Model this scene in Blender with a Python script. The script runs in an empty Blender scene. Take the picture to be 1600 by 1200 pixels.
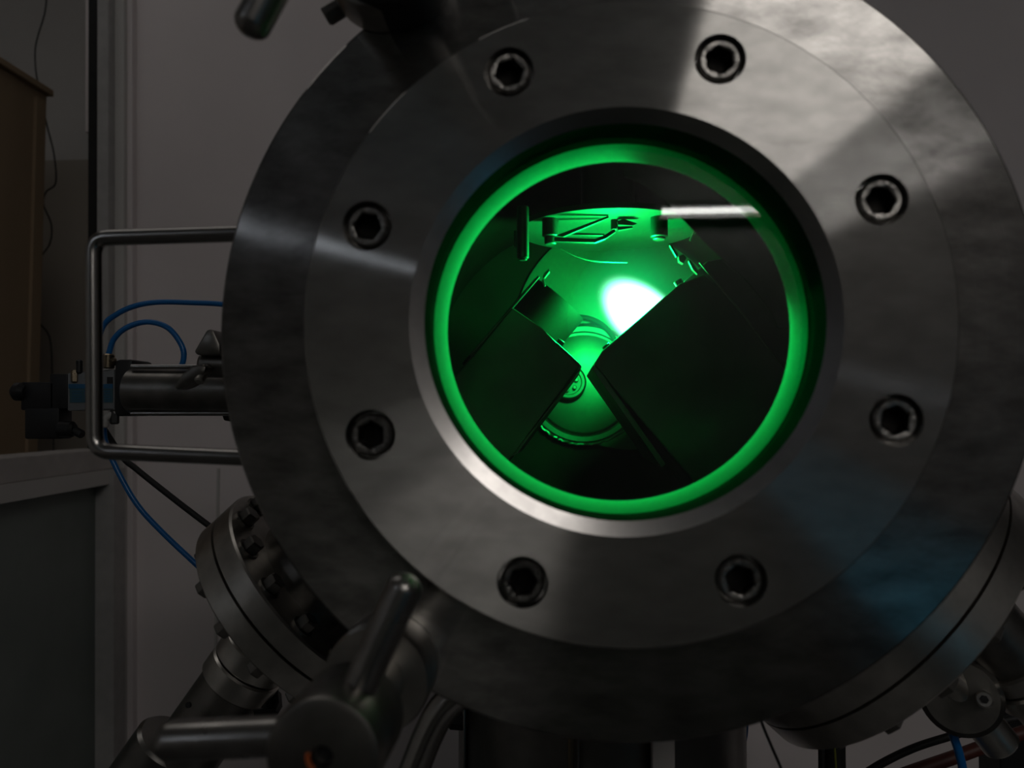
import bpy, bmesh, math, random
from mathutils import Vector, Matrix, Quaternion
random.seed(7)
PI = math.pi
S = bpy.context.scene
C = S.collection

# ------------------------------------------------------------------ camera
FC = Vector((0, 0, 1.25))                    # centre of the viewport flange's front face
CAM = FC + Vector((-0.0228, -0.30, -0.037))
YAW, PITCH, F = -0.0675, 0.040, 1200.0
fwd = Vector((math.sin(YAW)*math.cos(PITCH), math.cos(YAW)*math.cos(PITCH), math.sin(PITCH)))
rgt = Vector((math.cos(YAW), -math.sin(YAW), 0))
upv = rgt.cross(fwd)
cd = bpy.data.cameras.new('camera'); cam = bpy.data.objects.new('camera', cd); C.objects.link(cam)
cam.matrix_world = Matrix((( rgt.x, upv.x, -fwd.x, CAM.x), (rgt.y, upv.y, -fwd.y, CAM.y), (rgt.z, upv.z, -fwd.z, CAM.z), (0, 0, 0, 1)))
cd.sensor_width = 36; cd.lens = 36*F/1600; cd.clip_start = 0.01; cd.clip_end = 50
cd.dof.use_dof = True; cd.dof.focus_distance = 0.58; cd.dof.aperture_fstop = 9
S.camera = cam

# ------------------------------------------------------------------ world, light, exposure
w = bpy.data.worlds.new('world'); S.world = w; w.use_nodes = True
w.node_tree.nodes['Background'].inputs[0].default_value = (0.5, 0.55, 0.6, 1)
w.node_tree.nodes['Background'].inputs[1].default_value = 0.02
S.view_settings.view_transform = 'Standard'; S.view_settings.look = 'None'
S.view_settings.exposure = 0; S.view_settings.gamma = 1; S.view_settings.use_curve_mapping = False
PANEL_L, TUBE_L, CLEAR_L, PLASMA_W = 3.1, 15.0, 8.5, 4.8

def at(px, py, y):
    """world point on the plane Y = y seen at pixel px, py of the 1600x1200 photograph"""
    d = fwd + rgt*((px-800)/F) + upv*((600-py)/F)
    return CAM + d*((y-CAM.y)/d.y)
def m_px(n, y):
    """size in metres of n pixels at the plane Y = y"""
    return n*(y-CAM.y)/F

# ------------------------------------------------------------------ materials
MATS = {}
def nt_new(name):
    m = bpy.data.materials.new(name); m.use_nodes = True
    nt = m.node_tree; nt.nodes.clear()
    out = nt.nodes.new('ShaderNodeOutputMaterial')
    MATS[name] = m
    return m, nt, out
def pbr(name, col, rough=0.5, metal=0.0, nscale=40, nvar=0.25, bump=0.0, col2=None, rvar=0.1, stretch=None, spec=0.5):
    m, nt, out = nt_new(name); N = nt.nodes; L = nt.links
    b = N.new('ShaderNodeBsdfPrincipled'); L.new(b.outputs[0], out.inputs[0])
    tc = N.new('ShaderNodeTexCoord'); no = N.new('ShaderNodeTexNoise'); no.inputs['Scale'].default_value = nscale
    no.inputs['Detail'].default_value = 5
    if stretch:
        mp = N.new('ShaderNodeMapping'); mp.inputs['Scale'].default_value = stretch
        L.new(tc.outputs['Object'], mp.inputs[0]); L.new(mp.outputs[0], no.inputs['Vector'])
    else:
        L.new(tc.outputs['Object'], no.inputs['Vector'])
    mx = N.new('ShaderNodeMix'); mx.data_type = 'RGBA'
    c2 = col2 or tuple(c*(1-nvar) for c in col)
    mx.inputs[6].default_value = (*col, 1); mx.inputs[7].default_value = (*c2, 1)
    cr = N.new('ShaderNodeMapRange'); cr.inputs[1].default_value = .35; cr.inputs[2].default_value = .65
    L.new(no.outputs[0], cr.inputs[0]); L.new(cr.outputs[0], mx.inputs[0]); L.new(mx.outputs[2], b.inputs['Base Color'])
    mr = N.new('ShaderNodeMapRange'); mr.inputs[3].default_value = max(.02, rough-rvar); mr.inputs[4].default_value = min(1, rough+rvar)
    L.new(no.outputs[0], mr.inputs[0]); L.new(mr.outputs[0], b.inputs['Roughness'])
    b.inputs['Metallic'].default_value = metal; b.inputs['Specular IOR Level'].default_value = spec
    if bump:
        bp = N.new('ShaderNodeBump'); bp.inputs['Strength'].default_value = bump; bp.inputs['Distance'].default_value = .001
        L.new(no.outputs[0], bp.inputs['Height']); L.new(bp.outputs[0], b.inputs['Normal'])
    return m
def turned(name, col, r, aniso, blotch=.35, diff=.02, rot=0.0):
    """steel turned on a lathe: circular scratches spread light along the radius"""
    m, nt, out = nt_new(name); N = nt.nodes; L = nt.links
    g = N.new('ShaderNodeBsdfAnisotropic'); g.distribution = 'GGX'
    g.inputs['Roughness'].default_value = r; g.inputs['Anisotropy'].default_value = aniso; g.inputs['Rotation'].default_value = rot
    tn = N.new('ShaderNodeTangent'); tn.direction_type = 'RADIAL'; tn.axis = 'Z'
    L.new(tn.outputs[0], g.inputs['Tangent'])
    tc = N.new('ShaderNodeTexCoord')
    no = N.new('ShaderNodeTexNoise'); no.inputs['Scale'].default_value = 45; no.inputs['Detail'].default_value = 6; no.inputs['Roughness'].default_value = .6
    mp = N.new('ShaderNodeMapping'); mp.inputs['Rotation'].default_value = (0, 0, .6); mp.inputs['Scale'].default_value = (1, 2.2, 1)
    L.new(tc.outputs['Object'], mp.inputs[0]); L.new(mp.outputs[0], no.inputs['Vector'])
    rp = N.new('ShaderNodeMapRange'); rp.inputs[1].default_value = .3; rp.inputs[2].default_value = .7
    rp.inputs[3].default_value = 1-blotch; rp.inputs[4].default_value = 1.0
    L.new(no.outputs[0], rp.inputs[0])
    mx = N.new('ShaderNodeMix'); mx.data_type = 'RGBA'; mx.blend_type = 'MULTIPLY'; mx.inputs[0].default_value = 1
    mx.inputs[6].default_value = (*col, 1); L.new(rp.outputs[0], mx.inputs[7]); L.new(mx.outputs[2], g.inputs['Color'])
    # concentric tool marks
    sx = N.new('ShaderNodeVectorMath'); sx.operation = 'MULTIPLY'; sx.inputs[1].default_value = (1, 1, 0); L.new(tc.outputs['Object'], sx.inputs[0])
    ln = N.new('ShaderNodeVectorMath'); ln.operation = 'LENGTH'; L.new(sx.outputs[0], ln.inputs[0])
    n2 = N.new('ShaderNodeTexNoise'); n2.noise_dimensions = '1D'; n2.inputs['Scale'].default_value = 900; L.new(ln.outputs['Value'], n2.inputs['W'])
    bp = N.new('ShaderNodeBump'); bp.inputs['Strength'].default_value = .03; bp.inputs['Distance'].default_value = .0005
    L.new(n2.outputs[0], bp.inputs['Height']); L.new(bp.outputs[0], g.inputs['Normal'])
    d = N.new('ShaderNodeBsdfDiffuse'); d.inputs[0].default_value = (*[c*.6 for c in col], 1)
    ms = N.new('ShaderNodeMixShader'); ms.inputs[0].default_value = diff
    L.new(g.outputs[0], ms.inputs[1]); L.new(d.outputs[0], ms.inputs[2]); L.new(ms.outputs[0], out.inputs[0])
    return m
def emit(name, col, s):
    m, nt, out = nt_new(name); e = nt.nodes.new('ShaderNodeEmission'); e.inputs[0].default_value = (*col, 1); e.inputs[1].default_value = s
    nt.links.new(e.outputs[0], out.inputs[0]); return m

M_FACE = turned('turned_steel_plate', (.52, .505, .485), .2, .82, .30)
M_DOOR = turned('turned_steel_door', (.44, .425, .41), .166, .71, .55)
M_BORE = pbr('bore_dark_reflection', (.012, .012, .012), .7, 0, 60, spec=.0)  # the bore's dark reflection is put into its colour
M_CHAM = pbr('polished_bevel', (.50, .48, .47), .22, 1, 60, rvar=.05)
M_BOLT = pbr('bolt_steel', (.42, .40, .38), .30, 1, 350, .6, bump=.5)
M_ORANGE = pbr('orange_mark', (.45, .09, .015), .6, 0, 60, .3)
M_SOCK = pbr('shaded_socket', (.03, .028, .026), .5, 1, 200, .5)  # shade of the deep socket put into the colour
M_STEEL = pbr('brushed_steel', (.66, .63, .58), .34, 1, 45, .35)
M_ROD = pbr('rod_steel', (.46, .44, .42), .22, 1, 60, .2)
M_DSTEEL = pbr('dull_steel', (.28, .265, .245), .38, 1, 40, .5, bump=.2)
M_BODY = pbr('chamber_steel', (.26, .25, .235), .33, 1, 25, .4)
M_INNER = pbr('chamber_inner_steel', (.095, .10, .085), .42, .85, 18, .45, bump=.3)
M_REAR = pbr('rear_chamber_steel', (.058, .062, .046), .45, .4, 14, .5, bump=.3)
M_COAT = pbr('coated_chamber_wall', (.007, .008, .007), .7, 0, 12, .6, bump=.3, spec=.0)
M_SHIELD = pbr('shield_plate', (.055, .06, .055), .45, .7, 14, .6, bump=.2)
M_COPPER = pbr('dark_copper', (.06, .05, .045), .4, .8, 40, .4)
M_BLACK = pbr('black_plastic', (.008, .008, .009), .5, 0, 60, .3)
M_RUB = pbr('black_rubber', (.012, .012, .012), .6, 0, 60, .3)
M_BLUE = pbr('blue_tubing', (.003, .14, .42), .3, 0, 60, .15)
M_GREY = pbr('grey_label', (.18, .19, .20), .5, 0, 80, .2)
M_LBLUE = pbr('blue_print', (.01, .10, .22), .5, 0, 80, .2)
M_BRASS = pbr('nickel_brass', (.32, .26, .18), .3, 1, 60, .3)
M_RED = pbr('red_cable', (.10, .022, .014), .5, 0, 60, .3)
M_YEL = pbr('yellow_green_wire', (.16, .17, .02), .5, 0, 60, .2)
M_WALL = pbr('painted_wall', (.80, .735, .735), .85, 0, 3, .10, bump=.1, spec=.1)
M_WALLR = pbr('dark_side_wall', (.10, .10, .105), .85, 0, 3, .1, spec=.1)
M_WALLL = pbr('left_side_wall', (.75, .74, .73), .85, 0, 3, .1, spec=.1)
M_SPOKE = pbr('satin_rod', (.42, .40, .38), .30, 1, 60, .3)
M_DISC = pbr('disc_coating', (.030, .036, .032), .5, .5, 20, .4)
M_DARK = pbr('dark_coating', (.012, .014, .012), .6, .3, 20, .5, spec=.1)
M_WALL2 = pbr('far_wall', (.62, .60, .58), .85, 0, 3, .1, spec=.1)
M_WALLD = pbr('far_wall_lower', (.42, .38, .33), .85, 0, 3, .1, spec=.1)
M_CEIL = pbr('ceiling_white', (.6, .6, .58), .9, 0, 3, .05, spec=.1)
M_FLOOR = pbr('floor_tile', (.10, .10, .10), .5, 0, 6, .2)
M_ALU = pbr('aluminium_profile', (.42, .41, .40), .6, 0, 50, .12)
M_LEDGE = pbr('ledge_paint', (.50, .47, .45), .6, 0, 20, .15)
M_GREEN = pbr('dark_green_panel', (.22, .25, .235), .6, 0, 5, .2)
M_FRONTW = pbr('dark_curtained_wall', (.25, .245, .24), .9, 0, 4, .2, spec=.1)
M_TAN = pbr('brown_board', (.38, .28, .185), .8, 0, 4, .25, stretch=(1, 1, .2), spec=.1)
M_GAP = pbr('dark_gap', (.01, .01, .01), .8)
M_BCRATE = pbr('blue_plastic', (.005, .35, .60), .5, 0, 10, .1)
M_GLOVE = pbr('dark_cloth', (.02, .02, .022), .9, 0, 10, .1)
M_PANEL = emit('lamp_diffuser', (1, .955, .90), PANEL_L)
M_TUBE = emit('tube_glow', (1, .98, .95), TUBE_L)
M_DAY = emit('daylight_pane', (.80, .88, 1), CLEAR_L)

# glass
m, nt, out = nt_new('viewport_glass')
tr = nt.nodes.new('ShaderNodeBsdfTransparent'); tr.inputs[0].default_value = (.96, .98, .96, 1)
gl = nt.nodes.new('ShaderNodeBsdfGlossy'); gl.inputs['Roughness'].default_value = .015
fr = nt.nodes.new('ShaderNodeFresnel'); fr.inputs[0].default_value = 1.5
mix = nt.nodes.new('ShaderNodeMixShader')
nt.links.new(fr.outputs[0], mix.inputs[0]); nt.links.new(tr.outputs[0], mix.inputs[1]); nt.links.new(gl.outputs[0], mix.inputs[2]); nt.links.new(mix.outputs[0], out.inputs[0])
M_GLASS = m
# white seal that lets the light through
m, nt, out = nt_new('white_seal')
df = nt.nodes.new('ShaderNodeBsdfDiffuse'); df.inputs[0].default_value = (.15, .15, .15, 1)
tl = nt.nodes.new('ShaderNodeBsdfTranslucent'); tl.inputs[0].default_value = (.80, .95, .90, 1)
mix = nt.nodes.new('ShaderNodeMixShader'); mix.inputs[0].default_value = .7
nt.links.new(df.outputs[0], mix.inputs[1]); nt.links.new(tl.outputs[0], mix.inputs[2]); nt.links.new(mix.outputs[0], out.inputs[0])
M_SEAL = m

# ------------------------------------------------------------------ mesh helpers (all return a bmesh in world or local metres)
def new(): return bmesh.new()
def frame(p, d, roll=0.0):
    q = Vector(d).normalized().to_track_quat('Z', 'Y')
    return Matrix.Translation(p) @ q.to_matrix().to_4x4() @ Matrix.Rotation(roll, 4, 'Z')
def lathe(bm, prof, seg=64, mat=Matrix.Identity(4), closed=False):
    """prof: (radius, height) pairs; radius 0 closes to a point"""
    rings = []
    for r, h in prof:
        if r <= 1e-7: rings.append([bm.verts.new(mat @ Vector((0, 0, h)))])
        else: rings.append([bm.verts.new(mat @ Vector((r*math.cos(2*PI*k/seg), r*math.sin(2*PI*k/seg), h))) for k in range(seg)])
    pairs = list(zip(rings, rings[1:])) + ([(rings[-1], rings[0])] if closed else [])
    for a, b in pairs:
        for k in range(seg):
            j = (k+1) % seg
            if len(a) == 1 and len(b) == 1: continue
            if len(a) == 1: bm.faces.new((a[0], b[j], b[k]))
            elif len(b) == 1: bm.faces.new((a[k], a[j], b[0]))
            else: bm.faces.new((a[k], a[j], b[j], b[k]))
    return bm
def cyl(bm, p0, p1, r, bev=0.0, seg=32, r1=None):
    p0, p1 = Vector(p0), Vector(p1); h = (p1-p0).length; r1 = r if r1 is None else r1
    b = min(bev, r*.9, h*.45)
    pr = [(0, 0), (r-b, 0), (r, b), (r1, h-b), (r1-b, h), (0, h)] if b > 0 else [(0, 0), (r, 0), (r1, h), (0, h)]
    return lathe(bm, pr, seg, frame(p0, p1-p0))
def rodround(bm, p0, p1, r, seg=28):
    """rod with a rounded free end at p1"""
    p0, p1 = Vector(p0), Vector(p1); h = (p1-p0).length
    pr = [(0, 0), (r, 0)] + [(r*math.cos(a), h-r*.8+r*.8*math.sin(a)) for a in [k*PI/2/7 for k in range(7)]] + [(0, h)]
    return lathe(bm, pr, seg, frame(p0, p1-p0))
def box(bm, c, sx, sy, sz, mat=None, bev=0.0):
    """box centred at c; mat rotates it about c"""
    R = mat if mat is not None else Matrix.Identity(3)
    vs = [bm.verts.new(Vector(c) + R @ Vector((i*sx/2, j*sy/2, k*sz/2))) for i in (-1, 1) for j in (-1, 1) for k in (-1, 1)]
    fs = []
    for f in ((0,1,3,2), (4,6,7,5), (0,4,5,1), (2,3,7,6), (0,2,6,4), (1,5,7,3)):
        fs.append(bm.faces.new([vs[i] for i in f]))
    if bev:
        es = list({e for f in fs for e in f.edges})
        bmesh.ops.bevel(bm, geom=es, offset=bev, segments=2, profile=.5, affect='EDGES')
    return bm
def prism(bm, pts, y0, y1, bev=0.0):
    """polygon of (x, z) world points extruded from Y=y0 to Y=y1"""
    a = [bm.verts.new((p[0], y0, p[1])) for p in pts]; b = [bm.verts.new((p[0], y1, p[1])) for p in pts]
    fs = [bm.faces.new(a), bm.faces.new(b[::-1])]; n = len(pts)
    for i in range(n): fs.append(bm.faces.new((a[i], b[i], b[(i+1) % n], a[(i+1) % n])))
    if bev:
        bmesh.ops.bevel(bm, geom=list({e for f in fs for e in f.edges}), offset=bev, segments=2, profile=.5, affect='EDGES')
    return bm
def spline(pts, n=10):
    pts = [Vector(p) for p in pts]; o = []
    P = [2*pts[0]-pts[1]] + pts + [2*pts[-1]-pts[-2]]
    for i in range(1, len(P)-2):
        for k in range(n):
            t = k/n; a, b, c, d = P[i-1], P[i], P[i+1], P[i+2]
            o.append(.5*((2*b)+(c-a)*t+(2*a-5*b+4*c-d)*t*t+(3*b-a-3*c+d)*t**3))
    o.append(pts[-1]); return o
def sweep(bm, path, r, seg=14):
    path = [Vector(p) for p in path]; rings = []; n = len(path)
    t = (path[1]-path[0]).normalized(); u = t.orthogonal().normalized()
    for i, p in enumerate(path):
        t = (path[min(i+1, n-1)]-path[max(i-1, 0)]).normalized()
        u = (u - t*u.dot(t)).normalized(); v = t.cross(u)
        rings.append([bm.verts.new(p + r*(u*math.cos(2*PI*k/seg)+v*math.sin(2*PI*k/seg))) for k in range(seg)])
    for a, b in zip(rings, rings[1:]):
        for k in range(seg): bm.faces.new((a[k], a[(k+1) % seg], b[(k+1) % seg], b[k]))
    bm.faces.new(rings[0][::-1]); bm.faces.new(rings[-1]); return bm
def fillet(pts, r, n=6):
    """polyline with rounded corners"""
    pts = [Vector(p) for p in pts]; o = [pts[0]]
    for a, b, c in zip(pts, pts[1:], pts[2:]):
        p = b+(a-b).normalized()*r; q = b+(c-b).normalized()*r
        for k in range(n+1):
            t = k/n; o.append(p*(1-t)**2+b*2*t*(1-t)+q*t*t)
    o.append(pts[-1]); return o

# ------------------------------------------------------------------ object helpers
WM = {}
def setp(o, label=None, cat=None, group=None, kind=None):
    if label: o['label'] = label
    if cat: o['category'] = cat
    if group: o['group'] = group
    if kind: o['kind'] = kind
    return o
def thing(name, label, cat, loc, group=None):
    o = bpy.data.objects.new(name, None); C.objects.link(o); o.location = loc; o.empty_display_size = .02
    WM[o.name] = Matrix.Translation(loc); return setp(o, label, cat, group)
def obj(name, bm, mat, parent=None, mw=None, smooth=True, angle=35, label=None):
    """link the bmesh as one object. mw: its own frame (mesh is local to it); without it the mesh is in world metres"""
    me = bpy.data.meshes.new(name)
    bmesh.ops.recalc_face_normals(bm, faces=bm.faces)
    for f in bm.faces: f.smooth = smooth
    base = mw
    if mw is None:
        if parent is not None: base = WM[parent.name]
        else:
            c = sum((v.co for v in bm.verts), Vector())/len(bm.verts); c.z = min(v.co.z for v in bm.verts)
            base = Matrix.Translation(c)
        bm.transform(base.inverted())
    bm.to_mesh(me); bm.free(); me.materials.append(mat)
    if smooth: me.set_sharp_from_angle(angle=math.radians(angle))
    o = bpy.data.objects.new(name, me); C.objects.link(o)
    if parent is not None:
        o.parent = parent; o.matrix_basis = WM[parent.name].inverted() @ base
    else: o.matrix_basis = base
    WM[o.name] = base
    if label: o['label'] = label
    return o
def share(src, parent, mw):
    """a copy of src sharing its mesh, at the world frame mw"""
    o = src.copy(); C.objects.link(o); o.parent = parent
    o.matrix_basis = (WM[parent.name].inverted() @ mw) if parent is not None else mw
    WM[o.name] = mw; return o
def struct(name, bm, mat, **k):
    o = obj(name, bm, mat, **k); o['kind'] = 'structure'; return o
def cut(o, cutters):
    """difference of o with cylinders, evaluated to a plain mesh"""
    bm = bmesh.new()
    for (loc, r, h) in cutters: lathe(bm, [(0, -h), (r, -h), (r, h), (0, h)], 32, Matrix.Translation(loc))
    bmesh.ops.recalc_face_normals(bm, faces=bm.faces)
    me = bpy.data.meshes.new('cut'); bm.to_mesh(me); bm.free()
    c = bpy.data.objects.new('cut', me); C.objects.link(c); c.matrix_basis = WM[o.name]; 
    md = o.modifiers.new('b', 'BOOLEAN'); md.operation = 'DIFFERENCE'; md.object = c; md.solver = 'EXACT'
    bpy.context.view_layer.update()
    ev = o.evaluated_get(bpy.context.evaluated_depsgraph_get())
    nm = bpy.data.meshes.new_from_object(ev); o.modifiers.clear()
    old = o.data; o.data = nm; nm.name = o.name
    bpy.data.objects.remove(c); bpy.data.meshes.remove(old)
    nm.set_sharp_from_angle(angle=math.radians(30))

AX = Matrix.Translation(FC) @ Matrix(((1,0,0,0), (0,0,-1,0), (0,1,0,0), (0,0,0,1)))    # local x,y = world x,z ; local +z = towards the camera (world -Y)
def on_axis(y): return Matrix.Translation((0, y, 0)) @ AX

# ================================================================== ROOM
X0, X1, Y0, Y1, H = -2.3, 2.3, -3.2, 1.0, 2.75
XP = at(168, 600, Y1).x                     # post at the end of the back wall
def quad_wall(name, p, q, z0, z1, t, mat, holes=None):
    """vertical slab from p to q (x, y), thickness t to the left of p->q"""
    bm = new(); d = Vector((q[0]-p[0], q[1]-p[1], 0)); L = d.length; d.normalize(); n = Vector((-d.y, d.x, 0))
    R = Matrix((( d.x, n.x, 0), (d.y, n.y, 0), (0, 0, 1)))
    def slab(a0, a1, b0, b1):
        if a1-a0 < 1e-4 or b1-b0 < 1e-4: return
        c = Vector((p[0], p[1], 0)) + d*((a0+a1)/2) + n*(t/2); c.z = (b0+b1)/2
        box(bm, c, a1-a0, t, b1-b0, R)
    if not holes: slab(0, L, z0, z1)
    else:
        a0, a1, b0, b1 = holes
        slab(0, a0, z0, z1); slab(a1, L, z0, z1); slab(a0, a1, z0, b0); slab(a0, a1, b1, z1)
    return struct(name, bm, mat, smooth=False)
bm = new(); box(bm, (0, -.8, -.05), 4.9, 5.2, .1); struct('floor', bm, M_FLOOR, smooth=False)
bm = new(); box(bm, (0, -.8, H+.05), 4.9, 5.2, .1); struct('ceiling', bm, M_CEIL, smooth=False)
quad_wall('wall_back', (X1, Y1), (XP, Y1), 0, H, -.1, M_WALL)
quad_wall('wall_right', (X1, Y0), (X1, Y1+.1), 0, H, -.1, M_WALLR)
quad_wall('wall_front', (X0, Y0), (X1, Y0), 0, H, -.1, M_FRONTW)
# left wall with a clerestory window
CW = (Y0+.1, Y0+1.0, 2.27, 2.40)
quad_wall('wall_left', (X0, 1.7), (X0, Y0), 0, H, -.1, M_WALLL, holes=(1.7-CW[1], 1.7-CW[0], CW[2], CW[3]))
wf = thing('window_1', None, None, (X0, CW[0], CW[2])); wf['kind'] = 'structure'
bm = new(); box(bm, (X0-.05, (CW[0]+CW[1])/2, (CW[2]+CW[3])/2), .01, CW[1]-CW[0], CW[3]-CW[2]); obj('pane', bm, M_DAY, wf, smooth=False)
bm = new()
for z in (CW[2], CW[3]): box(bm, (X0-.02, (CW[0]+CW[1])/2, z), .06, CW[1]-CW[0]+.03, .03)
for y in (CW[0], CW[1]): box(bm, (X0-.02, y, (CW[2]+CW[3])/2), .06, .03, CW[3]-CW[2]+.03)
obj('window_frame', bm, M_ALU, wf, smooth=False)
# nook behind the partition at left
YN = 1.6; zb = at(100, 252, YN).z
bm = new(); box(bm, ((X0+XP)/2, YN+.05, (zb+H)/2), XP-X0, .1, H-zb); struct('wall_nook_upper', bm, M_WALL2, smooth=False)
bm = new(); box(bm, ((X0+XP)/2, YN+.045, zb/2), XP-X0, .11, zb); struct('wall_nook_lower', bm, M_WALLD, smooth=False)
bm = new(); box(bm, (XP+.03, (Y1+.1+YN)/2, H/2), .06, YN-Y1-.1, H); struct('wall_nook_side', bm, M_WALL2, smooth=False)
# wall seam
xs = at(341, 800, Y1).x
bm = new(); box(bm, (xs, Y1-.001, .56), .004, .006, 1.12); struct('trim_1', bm, M_WALL2, smooth=False)
# mullion post at the end of the wall: two profiles and a dark gap
def strip(name, px0, px1, y, mat, dy=.02, z0=0, z1=H):
    a, b = at(px0, 600, y).x, at(px1, 600, y).x
    bm = new(); box(bm, ((a+b)/2, y+dy/2, (z0+z1)/2), b-a, dy, z1-z0, bev=.0015); return struct(name, bm, mat, smooth=False)
strip('trim_2', 147, 165, .955, M_ALU, .03)
strip('trim_3', 165, 190, .975, M_WALL2, .03)
strip('trim_4', 133, 147, .99, M_GAP, .03)
strip('trim_5', 190, 203, .985, M_WALL, .02)
strip('trim_6', 129, 139, 1.15, M_WALL, .02, z0=at(100, 205, 1.15).z)
# low partition running towards the camera at left: ledge above a dark green panel
A = at(176, 690, .965); B = at(0, 712, .66)
d = (B-A); d.z = 0; dn = d.normalized(); Lp = .75; ang = math.atan2(dn.y, dn.x)
Rz = Matrix.Rotation(ang, 3, 'Z'); nrm = Vector((dn.y, -dn.x, 0))
if nrm.x > 0: nrm = -nrm
zt = at(150, 700, .96).z; hh = m_px(33, .96)
mid = Vector((A.x, A.y, 0)) + dn*Lp/2
lp = thing('wall_partition', None, None, (mid.x, mid.y, 0)); lp['kind'] = 'structure'
bm = new(); c = mid+nrm*.03; c.z = zt-hh/2; box(bm, c, Lp, .07, hh, Rz, bev=.002); obj('ledge', bm, M_LEDGE, lp, smooth=False)
bm = new(); c = mid+nrm*.035; c.z = (zt-hh)/2; box(bm, c, Lp, .04, zt-hh, Rz); obj('panel', bm, M_GREEN, lp, smooth=False)
bm = new(); c = mid-nrm*.002; c.z = zt-hh-.012; box(bm, c, Lp, .012, .024, Rz); obj('edge_strip', bm, M_WALL2, lp, smooth=False)
bm = new(); c = Vector((A.x, A.y, 0))+dn*.02; c.z = (zt-hh)/2; box(bm, c, .04, .03, zt-hh, Rz); obj('stile', bm, M_ALU, lp, smooth=False)

# the profiles and the low partition stand very slightly out of plumb
pv = at(160, 420, .96)
LEAN = Matrix.Translation(pv) @ Matrix.Rotation(-.021, 4, 'Y') @ Matrix.Translation(-pv)
bpy.context.view_layer.update()
for nm_ in ('trim_2', 'trim_3', 'trim_4', 'trim_5', 'trim_6', 'wall_partition'):
    o = bpy.data.objects[nm_]; o.matrix_world = LEAN @ o.matrix_world

# lamps of the room and an added fill panel
pl = thing('ceiling_light', 'square frosted ceiling light behind the camera, mirrored as a pale wedge', 'ceiling light', (1.2, -2.35, H))
bm = new(); box(bm, (1.05, -2.35, H-.012), 1.10, 1.2, .015); obj('diffuser', bm, M_PANEL, pl, smooth=False)
bm = new()
for x in (.485, 1.615): box(bm, (x, -2.35, H-.015), .03, 1.26, .03)
for y in (-2.965, -1.735): box(bm, (1.05, y, H-.015), 1.16, .03, .03)
obj('frame', bm, M_ALU, pl, smooth=False)
fill_pl = thing('ceiling_light', 'dim unseen panel added as fill light above the left end of the back wall', 'ceiling light', (-.9, .45, H))  # added fill lamp, out of view, brightening back wall and nook
bm = new(); box(bm, (-.9, .45, H-.012), 1.2, .5, .015); obj('diffuser', bm, emit('fill_diffuser', (1, .96, .92), .6), fill_pl, smooth=False)
bm = new()
for x in (-1.515, -.285): box(bm, (x, .45, H-.015), .03, .56, .03)
for y in (.185, .715): box(bm, (-.9, y, H-.015), 1.26, .03, .03)
obj('frame', bm, M_ALU, fill_pl, smooth=False)
def refl(px, py, yg, yt):
    p = at(px, py, yg); d = p-CAM; d.y = -d.y; return p + d*((yt-yg)/d.y)
ta, tb = refl(1030, 330, .018, Y0+.07), refl(1380, 323, .018, Y0+.07)
tl_ = thing('tube_lamp', 'bare white fluorescent tube on the wall behind the camera, mirrored in the round window', 'lamp', (ta+tb)/2 + Vector((0, -.06, -.03)))
bm = new(); cyl(bm, ta, tb, .013, .002, 16); obj('tube', bm, M_TUBE, tl_)
bm = new(); m0 = (ta+tb)/2; box(bm, m0+Vector((0, -.045, 0)), (tb-ta).length+.04, .045, .06, bev=.004); obj('batten', bm, M_ALU, tl_, smooth=False)
for p in (ta, tb):
    bm = new(); box(bm, p+Vector((0, -.01, 0)), .02, .05, .035, bev=.002); obj('lamp_holder', bm, M_ALU, tl_, smooth=False)

# ================================================================== VIEWPORT FLANGE
RB = .1091; A0 = .4221
vp = thing('viewport_flange', 'raised round steel flange with eight socket bolts around the glowing green window', 'flange', FC+Vector((0, .0, -.127)))
BP = [(1377,311), (1125,92), (796,112), (574,353), (579,680), (816,910), (1157,908), (1402,657)]
prof = [(.0841, 0), (.1262, 0), (.1268, -.0006), (.1268, -.0270), (.0812, -.0270), (.0812, -.0060)]
bm = new(); lathe(bm, prof, 256, closed=True)
ring = obj('flange_ring', bm, M_FACE, vp, mw=on_axis(0))
cuts = []
for i, (px, py) in enumerate(BP):
    a = A0 + i*PI/4; ideal = FC + Vector((RB*math.cos(a), 0, RB*math.sin(a)))
    p = at(px, py, 0); p = p.lerp(ideal, .25); cuts.append(AX.inverted() @ p)
cut(ring, [((c.x, c.y, 0), .0101, .0085) for c in cuts])
# bevel and bore
bm = new(); lathe(bm, [(.0841, .0001), (.0783, -.0023), (.0800, -.0040), (.0843, -.003)], 192, closed=True); obj('bevel', bm, M_CHAM, vp, mw=on_axis(0))
bm = new(); lathe(bm, [(.0784, -.0025), (.0784, -.0256), (.0811, -.0256), (.0811, -.0045)], 192, closed=True); obj('bore', bm, M_BORE, vp, mw=on_axis(0))
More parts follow.
